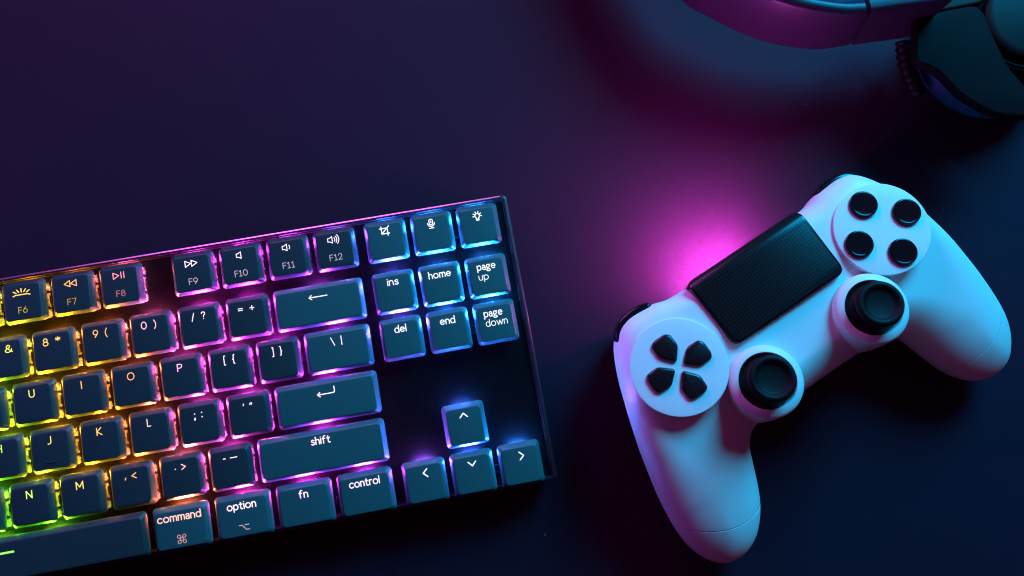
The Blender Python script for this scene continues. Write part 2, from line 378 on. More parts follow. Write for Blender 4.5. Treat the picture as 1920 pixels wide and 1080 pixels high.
# --- legends
def E_(cx_, cy_, rx, ry, a0=0, a1=360):
    n = max(6, int(abs(a1 - a0) / 18))
    return [(cx_ + rx * math.cos(math.radians(a0 + (a1 - a0) * i / n)), cy_ + ry * math.sin(math.radians(a0 + (a1 - a0) * i / n))) for i in range(n + 1)]
def C_(*p): return catmull(p, 5)
dot = lambda x, y: [(x, y), (x + .001, y)]
GLYPH = {
 'F': [[(0, 0), (0, 1)], [(0, 1), (.5, 1)], [(0, .52), (.44, .52)]],
 '0': [E_(.33, .5, .33, .5)], '1': [[(.06, .8), (.27, 1), (.27, 0)], [(.05, 0), (.48, 0)]], '2': [E_(.27, .71, .26, .29, 165, -35) + [(0, 0), (.55, 0)]],
 '6': [E_(.3, .32, .3, .32), C_((.03, .42), (.16, .68), (.42, 1))], '7': [[(0, 1), (.55, 1), (.18, 0)]], '8': [E_(.29, .76, .23, .24), E_(.29, .27, .29, .27)],
 '9': [E_(.3, .68, .3, .32), C_((.57, .58), (.44, .32), (.2, 0))],
 'U': [[(0, 1), (0, .35)] + E_(.33, .35, .33, .35, 180, 360) + [(.66, 1)]], 'I': [[(0, 0), (0, 1)]], 'O': [E_(.44, .5, .44, .5)],
 'P': [[(0, 0), (0, 1), (.28, 1)] + E_(.28, .73, .28, .27, 90, -90) + [(0, .46)]], 'H': [[(0, 0), (0, 1)], [(.66, 0), (.66, 1)], [(0, .51), (.66, .51)]],
 'J': [[(.38, 1), (.38, .28)] + E_(.16, .28, .22, .28, 0, -115)], 'K': [[(0, 0), (0, 1)], [(.56, 1), (.03, .5)], [(.03, .5), (.62, 0)]], 'L': [[(0, 1), (0, 0), (.5, 0)]],
 'N': [[(0, 0), (0, 1), (.66, 0), (.66, 1)]], 'M': [[(0, 0), (0, 1), (.42, .28), (.84, 1), (.84, 0)]],
 '&': [C_((.72, 0), (.44, .32), (.2, .6), (.17, .82), (.33, .99), (.5, .85), (.44, .66), (.2, .48), (.04, .28), (.1, .06), (.32, -.01), (.54, .1), (.68, .42))],
 '*': [[(.24 + .25 * math.cos(math.radians(a)), .74 + .25 * math.sin(math.radians(a))), (.24 - .25 * math.cos(math.radians(a)), .74 - .25 * math.sin(math.radians(a)))] for a in (90, 30, 150)],
 '(': [C_((.2, 1.06), (.05, .76), (0, .44), (.05, .12), (.2, -.18))], ')': [C_((0, 1.06), (.15, .76), (.2, .44), (.15, .12), (0, -.18))],
 '/': [[(0, -.1), (.42, 1.04)]], '\\': [[(0, 1.04), (.42, -.1)]], '|': [[(0, -.15), (0, 1.08)]],
 '?': [C_((0, .84), (.1, .97), (.25, 1), (.41, .9), (.42, .7), (.27, .52), (.22, .3)), dot(.22, .03)],
 '=': [[(0, .62), (.56, .62)], [(0, .36), (.56, .36)]], '+': [[(0, .5), (.6, .5)], [(.3, .2), (.3, .8)]],
 '[': [[(.22, 1.08), (0, 1.08), (0, -.18), (.22, -.18)]], ']': [[(0, 1.08), (.22, 1.08), (.22, -.18), (0, -.18)]],
 '{': [C_((.28, 1.08), (.15, 1.02), (.13, .8), (.12, .56), (0, .45), (.12, .34), (.13, .1), (.15, -.12), (.28, -.18))],
 '}': [C_((0, 1.08), (.13, 1.02), (.15, .8), (.16, .56), (.28, .45), (.16, .34), (.15, .1), (.13, -.12), (0, -.18))],
 ';': [dot(.08, .66), [(.08, .08), (.02, -.18)]], ':': [dot(0, .66), dot(0, .06)], ',': [[(.08, .5), (.02, .26)]], '.': [dot(0, .4)],
 '<': [[(.62, .85), (0, .5), (.62, .15)]], '>': [[(0, .85), (.62, .5), (0, .15)]], "'": [[(.07, .95), (.01, .72)]], '"': [[(.07, .95), (.01, .72)], [(.27, .95), (.21, .72)]],
 '-': [[(0, .48), (.32, .48)]], '_': [[(0, .48), (.9, .48)]],
 'i': [[(0, 0), (0, .7)], dot(0, .97)], 'n': [[(0, 0), (0, .7)], E_(.24, .44, .24, .26, 180, 0) + [(.48, 0)]], 's': [C_((.4, .6), (.24, .7), (.06, .6), (.09, .44), (.23, .36), (.39, .26), (.38, .08), (.2, 0), (0, .1))],
 'h': [[(0, 0), (0, 1.06)], E_(.24, .44, .24, .26, 180, 0) + [(.48, 0)]], 'o': [E_(.33, .35, .33, .35)],
 'm': [[(0, 0), (0, .7)], E_(.2, .48, .2, .22, 180, 0) + [(.4, 0)], E_(.6, .48, .2, .22, 180, 0) + [(.8, 0)]],
 'e': [[(.02, .38), (.59, .38)] + E_(.3, .36, .29, .34, 5, 312)], 'p': [[(0, -.3), (0, .7)], E_(.29, .35, .29, .35)],
 'a': [C_((.05, .6), (.2, .7), (.37, .63), (.42, .46), (.42, .2), (.42, 0)), E_(.22, .2, .21, .2)],
 'g': [E_(.24, .46, .22, .24), E_(.25, -.14, .27, .16), C_((.1, .27), (.06, .13), (.2, .03)), [(.42, .64), (.56, .67)]],
 'u': [[(0, .7), (0, .25)] + E_(.23, .25, .23, .25, 180, 360) + [(.46, .7)], [(.46, .3), (.46, 0)]], 'd': [E_(.29, .35, .29, .35), [(.58, 0), (.58, 1.06)]],
 'w': [[(0, .7), (.22, 0), (.44, .66), (.66, 0), (.88, .7)]], 'l': [[(0, 0), (0, 1.06)]], 'c': [E_(.32, .35, .32, .35, 42, 318)],
 't': [[(.15, .93), (.15, .16)] + E_(.31, .16, .16, .16, 180, 300), [(0, .67), (.38, .67)]], 'r': [[(0, 0), (0, .7)], E_(.26, .42, .26, .28, 180, 75)],
 'f': [[(.15, 0), (.15, .8)] + E_(.36, .8, .21, .25, 180, 65), [(0, .66), (.38, .66)]],
}
def word_lines(txt, width, cap):
    """letter skeletons in mm: centred in x, zero at mid height of the capitals (or of the small letters)"""
    x = 0; L_ = []
    for ch in txt:
        g = GLYPH[ch]; mx_ = max(p[0] for l in g for p in l); mn_ = min(p[0] for l in g for p in l)
        L_ += [[(p[0] - mn_ + x, p[1]) for p in l] for l in g]; x += mx_ - mn_ + .22
    x -= .22
    sx = width / x if x > .01 else cap
    mid_ = .5 if len(txt) == 1 or txt[0] == 'F' else .4
    return [[((p[0] - x / 2) * sx, (p[1] - mid_) * cap) for p in l] for l in L_]

def strokes(lines, w, closed=False):
    """flat strokes with round joins, in millimetres, as one thin mesh"""
    bm = bmesh.new()
    def quad(a, b_, k):
        a = Vector(a); b_ = Vector(b_); d = (b_ - a)
        if d.length < 1e-6: return
        n = Vector((-d.y, d.x)).normalized() * w / 2
        vs = [bm.verts.new((p.x, p.y, k)) for p in (a - n, b_ - n, b_ + n, a + n)]
        bm.faces.new(vs)
    k = 0
    for ln in lines:
        for a, b_ in zip(ln, ln[1:]): quad(a, b_, k); k += 0.0006
        for p in ln:
            vs = [bm.verts.new((p[0] + w / 2 * math.cos(t * math.pi / 5), p[1] + w / 2 * math.sin(t * math.pi / 5), k)) for t in range(10)]
            bm.faces.new(vs); k += 0.0006
    return bm
def arc(cx_, cy_, r, a0, a1, n=10): return [(cx_ + r * math.cos(math.radians(a0 + (a1 - a0) * i / n)), cy_ + r * math.sin(math.radians(a0 + (a1 - a0) * i / n))) for i in range(n + 1)]
def tri(x, s): return [(x - s, 1.25), (x + s, 0), (x - s, -1.25), (x - s, 1.25)]
spk = [(-1.6, .7), (-.9, .7), (.2, 1.35), (.2, -1.35), (-.9, -.7), (-1.6, -.7), (-1.6, .7)]
SYM = {
    'rewind': ([[(-x, y) for x, y in tri(1.25, 1.1)], [(-x, y) for x, y in tri(-1.25, 1.1)]], .36),
    'forward': ([tri(-1.25, 1.1), tri(1.25, 1.1)], .36),
    'playpause': ([tri(-1.1, 1.1), [(.9, 1.25), (.9, -1.25)], [(2.0, 1.25), (2.0, -1.25)]], .36),
    'speaker0': ([[(x + .6, y) for x, y in spk]], .34),
    'speaker1': ([spk, arc(.2, 0, 1.15, -40, 40)], .34),
    'speaker2': ([[(x - .7, y) for x, y in spk], arc(-.5, 0, 1.1, -40, 40), arc(-.5, 0, 1.9, -42, 42), arc(-.5, 0, 2.7, -42, 42)], .34),
    'backlight': ([[(-3.3, -1.5), (-2.3, -1.15), (2.3, -1.15), (3.3, -1.5)], [(0, -.1), (0, 1.3)], [(-1.0, -.1), (-1.7, .9)], [(1.0, -.1), (1.7, .9)], [(-2.0, -.4), (-3.1, .3)], [(2.0, -.4), (3.1, .3)]], .42),
    'crop': ([[(-1.2, 1.9), (-1.2, -1.1), (1.9, -1.1)], [(-1.9, 1.1), (1.2, 1.1), (1.2, -1.9)], [(-1.1, -1.0), (1.9, 1.9)]], .46),
    'mic': ([arc(0, .95, .75, 0, 180, 8) + arc(0, .1, .75, 180, 360, 8) + [(.75, .95)], [(0, .9), (0, .2)], arc(0, .1, 1.4, 180, 360, 10), [(0, -1.3), (0, -2.0)], [(-.9, -2.0), (.9, -2.0)]], .42),
    'bulb': ([arc(0, .1, .95, -60, 240, 12), [(-.5, -.7), (-.5, -1.7), (.5, -1.7), (.5, -.7)], [(-.4, -1.2), (.4, -1.2)]] + [[(1.35 * math.cos(math.radians(a)), .1 + 1.35 * math.sin(math.radians(a))), (1.8 * math.cos(math.radians(a)), .1 + 1.8 * math.sin(math.radians(a)))] for a in (-5, 32, 70, 110, 148, 185)], .44),
    'longleft': ([[(-3.5, 0), (3.7, 0)], [(-2.5, .85), (-3.5, 0), (-2.5, -.85)]], .42),
    'enter': ([[(3.4, 1.7), (3.4, -.2), (3.1, -.6), (2.7, -.7), (-3.4, -.7)], [(-2.4, .15), (-3.4, -.7), (-2.4, -1.55)]], .42),
    'cup': ([[(-1.5, -.8), (0, .8), (1.5, -.8)]], .5), 'cdown': ([[(-1.5, .8), (0, -.8), (1.5, .8)]], .5),
    'cleft': ([[(.8, 1.5), (-.8, 0), (.8, -1.5)]], .5), 'cright': ([[(-.8, 1.5), (.8, 0), (-.8, -1.5)]], .5),
    'bar': ([[(-8.8, 0), (8.8, 0)]], .75),
    'option': ([[(-1.9, .9), (-.8, .9), (.7, -.9), (1.9, -.9)], [(.3, .9), (1.9, .9)]], .34),
    'cloverleaf': ([arc(sx * 1.0, sy * 1.0, .62, 0, 360, 14) for sx in (-1, 1) for sy in (-1, 1)] + [[(-.5, .5), (.5, .5), (.5, -.5), (-.5, -.5), (-.5, .5)]], .34),
}
def legend_obj(spec, parent, color, dimk):
    kind, what, dx, dy = spec[:4]
    if kind in ('txt', 'dim'):
        word = len(what) > 1 and kind == 'txt'
        thin = what in ('up', 'down')
        cap = 2.35 if kind == 'dim' else (2.65 if word else 2.8)
        w = .27 if kind == 'dim' else (.30 if thin else (.42 if word else .36))
        if what in '.:;': w = .5
        wd = max(spec[4] - w, .01)
        ln = word_lines(what, wd, cap)
    else:
        ln, w = SYM[what]
        if kind == 'dimsym': w *= .85
    bm = strokes(ln, w)
    for v in bm.verts: v.co = v.co * MM
    for f in bm.faces:
        f.normal_update()
        if f.normal.z < 0: f.normal_flip()
    me = bm_to_mesh('legend', bm, False); zo = .03 * MM
    o = mesh_obj('legend', me, M['legend'], parent, (dx * MM, (dy - .45) * MM + .45 * MM, zo), smooth=False)
    k = dimk * (0.42 if kind.startswith('dim') else 1.0)
    o.color = (color[0] * k, color[1] * k, color[2] * k, 1)
    return o

for (u, row, w, style, leg, tg) in KEYS:
    x, y = keypos(u, row)
    c = led_color(u, row)
    cap = mesh_obj('keycap', keycap_mesh(w, style), None, kb, (x, y, ZTOP), smooth=False)
    cap.rotation_euler = (math.radians(random.uniform(-.3, .3)), math.radians(random.uniform(-.3, .3) / w), math.radians(random.uniform(-.25, .25) / w))
    if tg: cap['label'] = 'key marked with ' + tg
    # backlight through the legend: the lamp colour washed towards white where it is strong
    wash = 0.72 if u > 11 else (0.45 if u > 10.2 else 0.12)
    lc = (c[0], min(1, c[1] * (1.7 if u < 10.2 else 1.0)), c[2]); lc = tuple(v + (1 - v) * wash for v in lc)
    for sp in leg: legend_obj(sp, cap, lc, 0.95)
    if tg == 'J':
        bm = bmesh.new(); add_box(bm, (0, -4.9 * MM, .1 * MM), (3.8 * MM, .55 * MM, .4 * MM), .15 * MM)
        mesh_obj('homing_bar', bm_to_mesh('homing_bar', bm), M['key_dark'], cap)
    sw = mesh_obj('key_switch', SW, None, kb, (x, y, ZPLATE), smooth=False)
    cl = mesh_obj('switch_clip', CL, None, sw, (0, 0, 0), smooth=False)
    for lx in ((0,) if w < 6 else (-45 * MM, -22 * MM, 0, 22 * MM)):
        ld = mesh_obj('led', LED, None, sw, (lx, 6.6 * MM, .7 * MM), smooth=False)
        kf = ((.5 if u < 15.4 else .8) if row == 0 else (1.25 if u > 15.4 and row < 4 else 1.0)) * (.5 if c[2] < .05 else 1.0)
        ld.color = (c[0] * kf, c[1] * kf, c[2] * kf, 1)

# plate screws
bm = bmesh.new()
me = lathe('plate_screw', [(1.75 * MM, 0), (1.75 * MM, .45 * MM), (1.55 * MM, .6 * MM), (1.25 * MM, .6 * MM), (1.15 * MM, .35 * MM), (0, .35 * MM)], 24)
bm.from_mesh(me); add_box(bm, (0, 0, .4 * MM), (1.9 * MM, .3 * MM, .2 * MM)); add_box(bm, (0, 0, .41 * MM), (.3 * MM, 1.9 * MM, .2 * MM))
SCREW = bm_to_mesh('plate_screw', bm)
for px_, py_ in ((19.05 * 1.02, 57.2), (19.05 * 1.62, 16.8), (n2 - 12.5, 0), (0, 0), (0, 0), (0, 0)):
    pass
for (u, row, sx, sy) in ((13.0, 0, 0, 0), (13.5, 2, 0.2, 0), ((n1 + n2) / 2, 0, 0, -1.0), ((n1 + n2) / 2, 2, 0, -1.0), ((n1 + n2) / 2, 5, 0, -.6), (13.75, 5, .2, -1.5)):
    x, y = keypos(u, row)
    mesh_obj('plate_screw', SCREW, M['screw'], kb, (x + sx * MM, y + sy * MM, ZPLATE), sharp=35)

# ================================================================== GAME CONTROLLER
pad = thing('game_controller', 'white wireless game controller with black buttons and a pink glowing light bar', 'game controller')
th, tl_ = math.radians(23.3), math.radians(8)
ax = Vector((math.cos(th), math.sin(th), 0)); yh = Vector((-math.sin(th), math.cos(th), 0))
ay = yh * math.cos(tl_) - Vector((0, 0, math.sin(tl_))); az = ax.cross(ay)
PADM = Matrix(((ax.x, ay.x, az.x, .2157), (ax.y, ay.y, az.y, .0054), (ax.z, ay.z, az.z, .040), (0, 0, 0, 1)))
pad.matrix_world = PADM

HALF = [(0, 24.4), (14, 24.5), (25, 24.6), (31, 24.8), (35.3, 25.2), (40, 26.7), (46.5, 27.4), (51.5, 27.6), (55.5, 26.8), (59, 25.0), (61.5, 22.2), (64, 18.3), (67.3, 11.5), (70.2, 3.9), (73.3, -5.7), (76.6, -17.8), (78.4, -26), (80.2, -35), (81.4, -46), (81.4, -55), (79.8, -62), (77, -67.4), (73, -71.8), (68, -73.6), (62, -73.4), (56, -70.6), (51, -65.9), (47.2, -60.5), (44, -53.5), (41.4, -46.5), (39.2, -40.8), (36, -36.6), (31, -34.6), (20, -34.4), (0, -34.4)]
def pad_field():
    out = HALF + [(-x, y) for x, y in reversed(HALF[1:-1])]
    out = np.array(catmull(out, 5, True))
    h = 0.9
    gx = np.arange(-88, 88 + h, h); gy = np.arange(-80, 35, h); gz = np.arange(-58, 6, h)
    XX, YY = np.meshgrid(gx, gy, indexing='ij')
    P = np.stack([XX.ravel(), YY.ravel()], 1)
    A = out; B = np.roll(out, -1, 0)
    best = np.full(len(P), 1e9); inside = np.zeros(len(P), bool)
    for a, b_ in zip(A, B):
        d = b_ - a; L2 = max(d @ d, 1e-9)
        t = np.clip(((P - a) @ d) / L2, 0, 1)
        best = np.minimum(best, ((P - a - t[:, None] * d) ** 2).sum(1))
        cond = ((a[1] > P[:, 1]) != (b_[1] > P[:, 1]))
        with np.errstate(divide='ignore', invalid='ignore'):
            xi = (b_[0] - a[0]) * (P[:, 1] - a[1]) / (b_[1] - a[1] if b_[1] != a[1] else 1e-9) + a[0]
        inside ^= cond & (P[:, 0] < xi)
    D = (np.sqrt(best) * np.where(inside, 1, -1)).reshape(XX.shape)
    s = np.clip((-12 - YY) / 38.0, 0, 1); s = s * s * (3 - 2 * s)
    ctr = np.clip(1 - np.abs(XX) / 34, 0, 1)
    r = 9.5 + 11.5 * s
    dr = np.clip((2 - YY) / 76.0, 0, None)
    zm = -14.4 - 22.0 * dr ** 1.1 * (1 - 0.45 * np.clip(ctr * 2, 0, 1))
    T = 13.4 + 0.4 * s - 2.2 * np.clip((-45 - YY) / 28, 0, 1)
    u = np.clip(1 - D / r, 0, None)
    for _ in range(3):       # soften the ridge lines
        u = (u + np.roll(u, 1, 0) + np.roll(u, -1, 0) + np.roll(u, 1, 1) + np.roll(u, -1, 1)) / 5
    q = 2.5 - 0.4 * s
    Z = gz[None, None, :]
    Fv = (u[..., None]) ** 2.1 + (np.abs(Z - zm[..., None]) / T[..., None]) ** q[..., None] - 1
    return gx, gy, gz, Fv

def surface_nets(gx, gy, gz, Fv):
    nx, ny, nz = Fv.shape; ins = Fv < 0
    c = [(i, j, k) for i in (0, 1) for j in (0, 1) for k in (0, 1)]
    corner = lambda A_, o: A_[o[0]:nx - 1 + o[0], o[1]:ny - 1 + o[1], o[2]:nz - 1 + o[2]]
    cnt = sum(corner(ins, o).astype(int) for o in c); act = (cnt > 0) & (cnt < 8)
    idx = -np.ones(act.shape, int); idx[act] = np.arange(act.sum())
    base = np.argwhere(act).astype(float)
    acc = np.zeros((len(base), 3)); num = np.zeros(len(base))
    vals = {o: corner(Fv, o)[act] for o in c}
    for a in c:
        for ax_ in range(3):
            if a[ax_] == 0:
                b_ = list(a); b_[ax_] = 1; b_ = tuple(b_)
                fa, fb = vals[a], vals[b_]; cr = (fa < 0) != (fb < 0)
                t = np.where(cr, fa / np.where(cr, fa - fb, 1), 0)
                p = np.tile(np.array(a, float), (len(base), 1)); p[:, ax_] += t
                acc += np.where(cr[:, None], p, 0); num += cr
    V = base + acc / num[:, None]
    h = gx[1] - gx[0]
    V = V * h + np.array([gx[0], gy[0], gz[0]])
    faces = []
    for ax_ in range(3):
        o1, o2 = [(1, 2), (2, 0), (0, 1)][ax_]
        sl0 = [slice(None)] * 3; sl1 = [slice(None)] * 3
        sl0[ax_] = slice(0, -1); sl1[ax_] = slice(1, None)
        a = ins[tuple(sl0)]; b_ = ins[tuple(sl1)]
        E_ = np.argwhere(a != b_)
        E_ = E_[(E_[:, o1] > 0) & (E_[:, o2] > 0)]
        ok = (E_[:, o1] < Fv.shape[o1] - 1) & (E_[:, o2] < Fv.shape[o2] - 1); E_ = E_[ok]
        e1 = np.zeros(3, int); e1[o1] = 1; e2 = np.zeros(3, int); e2[o2] = 1
        q = [E_ - e1 - e2, E_ - e2, E_, E_ - e1]
        qi = np.stack([idx[p[:, 0], p[:, 1], p[:, 2]] for p in q], 1)
        flip = ~ins[E_[:, 0], E_[:, 1], E_[:, 2]]
        qi[flip] = qi[flip][:, ::-1]
        faces.append(qi)
    return V, np.concatenate(faces)
V, Fq = surface_nets(*pad_field())
def laplace(V, Fq, n):
    a = np.concatenate([Fq[:, [0, 1]], Fq[:, [1, 2]], Fq[:, [2, 3]], Fq[:, [3, 0]]])
    for _ in range(n):
        acc = np.zeros_like(V); c = np.zeros(len(V))
        np.add.at(acc, a[:, 0], V[a[:, 1]]); np.add.at(acc, a[:, 1], V[a[:, 0]]); np.add.at(c, a[:, 0], 1); np.add.at(c, a[:, 1], 1)
        V = V * .5 + .5 * acc / c[:, None]
    return V
V = laplace(V, Fq, 4)
TOPZ = {}
def top_z(x, y):
    d = (V[:, 0] - x) ** 2 + (V[:, 1] - y) ** 2
    return V[d < 2.0, 2].max() if (d < 2.0).any() else -5
# grip end cap seam: a groove pressed into the shell
def seam_y(x): 
    t = (abs(x) - 63.0) / 16.0
    return -61.3 + 9.0 * (max(0, abs(t)) ** 2.0) * (1 if t > 0 else .35)
gv = V.copy()
shell = bpy.data.meshes.new('shell'); shell.from_pydata((V * MM).tolist(), [], Fq.tolist()); shell.update()
bm = bmesh.new(); bm.from_mesh(shell); bmesh.ops.recalc_face_normals(bm, faces=bm.faces); bm.to_mesh(shell); bm.free()
def cut_shell(planes):
    bm = bmesh.new(); bm.from_mesh(shell)
    for co_, no_ in planes:
        bmesh.ops.bisect_plane(bm, geom=bm.verts[:] + bm.edges[:] + bm.faces[:], plane_co=[c_ * MM for c_ in co_], plane_no=no_, clear_outer=True)
    be = [e for e in bm.edges if len(e.link_faces) == 1]
    if be:
        r_ = bmesh.ops.holes_fill(bm, edges=be, sides=0)
        for f in r_['faces']: f.smooth = False
    me = bpy.data.meshes.new('shell_piece'); bm.to_mesh(me); bm.free(); return me
pl_ = {}
for s_ in (-1, 1):
    no_ = Vector((s_ * 0.535, -1.0, -0.978)).normalized()      # towards the grip end
    pl_[s_] = (Vector((s_ * 66, -60.3, -20)), no_)
mesh_obj('shell', cut_shell([(pl_[-1][0], pl_[-1][1]), (pl_[1][0], pl_[1][1])]), M['white'], pad, sharp=40)
for s_ in (-1, 1):
    mesh_obj('grip_end', cut_shell([(pl_[s_][0] + pl_[s_][1] * .5, -pl_[s_][1]), (Vector((0, 0, 0)), Vector((-s_, 0, 0)))]), M['white'], pad, sharp=40)

DX, SXP, SYP = 48.7, 25.0, -22.5
def on_pad(name, me, mat, loc=(0, 0, 0), sharp=None, parent=None, smooth=True):
    return mesh_obj(name, me, mat, parent or pad, tuple(v * MM for v in loc), smooth, sharp)
disc = lathe('button_plate', [(18.0 * MM, -6 * MM), (18.75 * MM, -.4 * MM), (18.8 * MM, 0), (18.6 * MM, .22 * MM), (18.2 * MM, .3 * MM), (12 * MM, .32 * MM), (0, .32 * MM)], 96)
for s in (-1, 1): on_pad('button_plate', disc, M['white'], (s * DX, 0, 0), 30)

# direction buttons: four pentagons pointing to the middle
pent = [(-4.55, 12.6), (-4.75, 7.2), (0, 1.7), (4.75, 7.2), (4.55, 12.6), (2.6, 13.9), (-2.6, 13.9)]
for k in range(4):
    a = math.radians(90 * k)
    P5 = [(x * math.cos(a) - y * math.sin(a), x * math.sin(a) + y * math.cos(a)) for x, y in pent]
    P5 = round_poly([(x * .95 * MM, y * .95 * MM) for x, y in P5], 1.5 * MM, 4)
    on_pad('direction_button', slab('direction_button', P5, 0.1 * MM, 1.9 * MM, 1.15 * MM, 5), M['satin'], (-DX, 0, 0), 45)
fb = lathe('action_button', [(5.45 * MM, 0), (5.45 * MM, .9 * MM), (5.35 * MM, 1.25 * MM), (5.05 * MM, 1.5 * MM), (4.75 * MM, 1.56 * MM), (4.55 * MM, 1.5 * MM), (4.45 * MM, 1.48 * MM), (4.3 * MM, 1.48 * MM), (0, 1.48 * MM)], 48)
for dx, dy in ((0, 11.7), (11.7, 0), (-11.7, 0), (0, -11.7)): on_pad('action_button', fb, M['gloss'], (DX + dx, dy, 0.2), 30)

# thumbsticks: white collar, dark stem and dished rubber cap
col_me = lathe('stick_collar', [(13.2 * MM, -26 * MM), (13.9 * MM, -17 * MM), (14.1 * MM, -9 * MM), (14.0 * MM, -.6 * MM), (13.75 * MM, .35 * MM), (13.2 * MM, .95 * MM), (11.5 * MM, 1.8 * MM), (10.9 * MM, 1.9 * MM), (10.6 * MM, 1.4 * MM), (10.5 * MM, -3 * MM), (0, -3 * MM)], 80)
ball = lathe('stick_base', [(10.3 * MM, -3 * MM), (9.6 * MM, 0.6 * MM), (7.6 * MM, 2.6 * MM), (5.0 * MM, 3.8 * MM), (4.2 * MM, 6 * MM), (0, 6 * MM)], 64)
cap_me = lathe('stick_cap', [(4.0 * MM, 5.4 * MM), (7.6 * MM, 5.6 * MM), (8.5 * MM, 6.2 * MM), (8.8 * MM, 7.2 * MM), (8.75 * MM, 8.3 * MM), (8.3 * MM, 9.1 * MM), (7.6 * MM, 9.5 * MM), (6.8 * MM, 9.4 * MM), (6.1 * MM, 8.9 * MM), (5.6 * MM, 8.35 * MM), (4.8 * MM, 8.05 * MM), (0, 8.0 * MM)], 72)
for s in (-1, 1):
    on_pad('stick_collar', col_me, M['white'], (s * SXP, SYP, 0), 40)
    st = on_pad('thumbstick', ball, M['rubber'], (s * SXP, SYP, 0), 40)
    mesh_obj('stick_cap', cap_me, M['rubber'], st, (0, 0, 0), sharp=60)

# touchpad with dotted surface, rolled over the front edge
mt, nt, b, N, L = new_mat('touchpad_dots')
b.inputs['Base Color'].default_value = (0.010, 0.011, 0.013, 1); b.inputs['Roughness'].default_value = 0.24; b.inputs['Specular IOR Level'].default_value = 0.2
tc = N.new('ShaderNodeTexCoord'); sp = N.new('ShaderNodeSeparateXYZ'); L.new(tc.outputs['Object'], sp.inputs[0])
def frac_axis(sock, pitch, name):
    a = N.new('ShaderNodeMath'); a.operation = 'MULTIPLY'; a.inputs[1].default_value = 1 / pitch; L.new(sock, a.inputs[0])
    f = N.new('ShaderNodeMath'); f.operation = 'FRACT'; L.new(a.outputs[0], f.inputs[0])
    g = N.new('ShaderNodeMath'); g.operation = 'SUBTRACT'; g.inputs[1].default_value = .5; L.new(f.outputs[0], g.inputs[0]); return g
fx = frac_axis(sp.outputs[0], 1.35 * MM, 'x'); fy = frac_axis(sp.outputs[1], 1.35 * MM, 'y')
cb = N.new('ShaderNodeCombineXYZ'); L.new(fx.outputs[0], cb.inputs[0]); L.new(fy.outputs[0], cb.inputs[1])
ln = N.new('ShaderNodeVectorMath'); ln.operation = 'LENGTH'; L.new(cb.outputs[0], ln.inputs[0])
mr = N.new('ShaderNodeMapRange'); mr.inputs['From Min'].default_value = .14; mr.inputs['From Max'].default_value = .30; L.new(ln.outputs['Value'], mr.inputs['Value'])
mx = N.new('ShaderNodeMix'); mx.data_type = 'RGBA'; mx.inputs[6].default_value = (.003, .003, .003, 1); mx.inputs[7].default_value = (.010, .012, .013, 1)
L.new(mr.outputs['Result'], mx.inputs[0]); L.new(mx.outputs[2], b.inputs['Base Color'])
bp = N.new('ShaderNodeBump'); bp.inputs['Distance'].default_value = .00005; bp.inputs['Strength'].default_value = .3; L.new(mr.outputs['Result'], bp.inputs['Height']); L.new(bp.outputs[0], b.inputs['Normal'])
M['dots'] = mt
tp = round_poly([(x * MM, y * MM) for x, y in [(27.2, 24.9), (-27.2, 24.9), (-26.3, -5.6), (26.3, -5.6)]], 4.0 * MM, 6)
# frame: plan outline, front rows pulled down so the pad rolls over the edge
def rolled(name, pts, z_top, z_bot, bev, y_roll=19.5, rad=7.0):
    bm = bmesh.new()
    me = slab('t', pts, z_bot, z_top, bev, 3); bm.from_mesh(me); bpy.data.meshes.remove(me)
    top = [f for f in bm.faces if len(f.verts) > 8]
    for k in range(1, 8):
        yk = (y_roll - 1 + k * .8) * MM
        g_ = bm.verts[:] + bm.edges[:] + bm.faces[:]
        bmesh.ops.bisect_plane(bm, geom=g_, plane_co=(0, yk, 0), plane_no=(0, 1, 0))
    for v in bm.verts:
        t = max(0, v.co.y / MM - y_roll)
        if t > 0: v.co.z -= (rad - math.sqrt(max(rad * rad - t * t, 0.01))) * MM
    return bm_to_mesh(name, bm)
on_pad('touchpad_frame', rolled('touchpad_frame', tp, 0.45 * MM, -8 * MM, .5 * MM), M['gloss'], (0, 0, 0), 40)
tq = round_poly([(x * MM, y * MM) for x, y in [(26.2, 24.6), (-26.2, 24.6), (-25.3, -4.6), (25.3, -4.6)]], 3.4 * MM, 6)
on_pad('touchpad', rolled('touchpad', tq, 0.75 * MM, -7.6 * MM, .15 * MM), M['dots'], (0, 0, 0), 40)

# shoulder buttons and triggers
bpl = [(61.2, 20), (60.4, 23.8), (57.6, 26.9), (54, 28.4), (49, 29.0), (44.5, 28.6), (41.2, 27.4), (41, 25), (44, 21), (56, 18.5)]
tpl = [(61, 19), (60, 24), (56, 27.5), (48, 28.4), (43, 27), (42, 22), (46, 14), (58, 14)]
for s in (-1, 1):
    for nm, pl, z0, z1 in (('shoulder_button', bpl, -15.0, -7.4), ('trigger', tpl, -33, -13.4)):
        if nm == 'shoulder_button' and s < 0: pl = [(x + .3, y + .35) for x, y in pl]; z1 += .9
        q = [(s * x * MM, y * MM) for x, y in pl]
        if s > 0: pass
        else: q = q[::-1]
        ar = sum(a[0] * b_[1] - a[1] * b_[0] for a, b_ in zip(q, q[1:] + q[:1]))
        if ar < 0: q = q[::-1]
        q = round_poly(q, 2.5 * MM, 4)
        on_pad(nm, slab(nm, q, z0 * MM, z1 * MM, 1.6 * MM, 4, True), M['gloss'], (0, 0, 0), 60)

# light bar in the front edge
bm = bmesh.new(); add_box(bm, (-3 * MM, 22.0 * MM, -22.0 * MM), (30 * MM, 1.6 * MM, 5.0 * MM), .3 * MM, 2, Matrix.Rotation(math.radians(-42), 3, 'X'))
lb = mesh_obj('light_bar', bm_to_mesh('light_bar', bm), M['lightbar'], pad, smooth=False); lb.color = (1.0, 0.10, 0.88, 1)

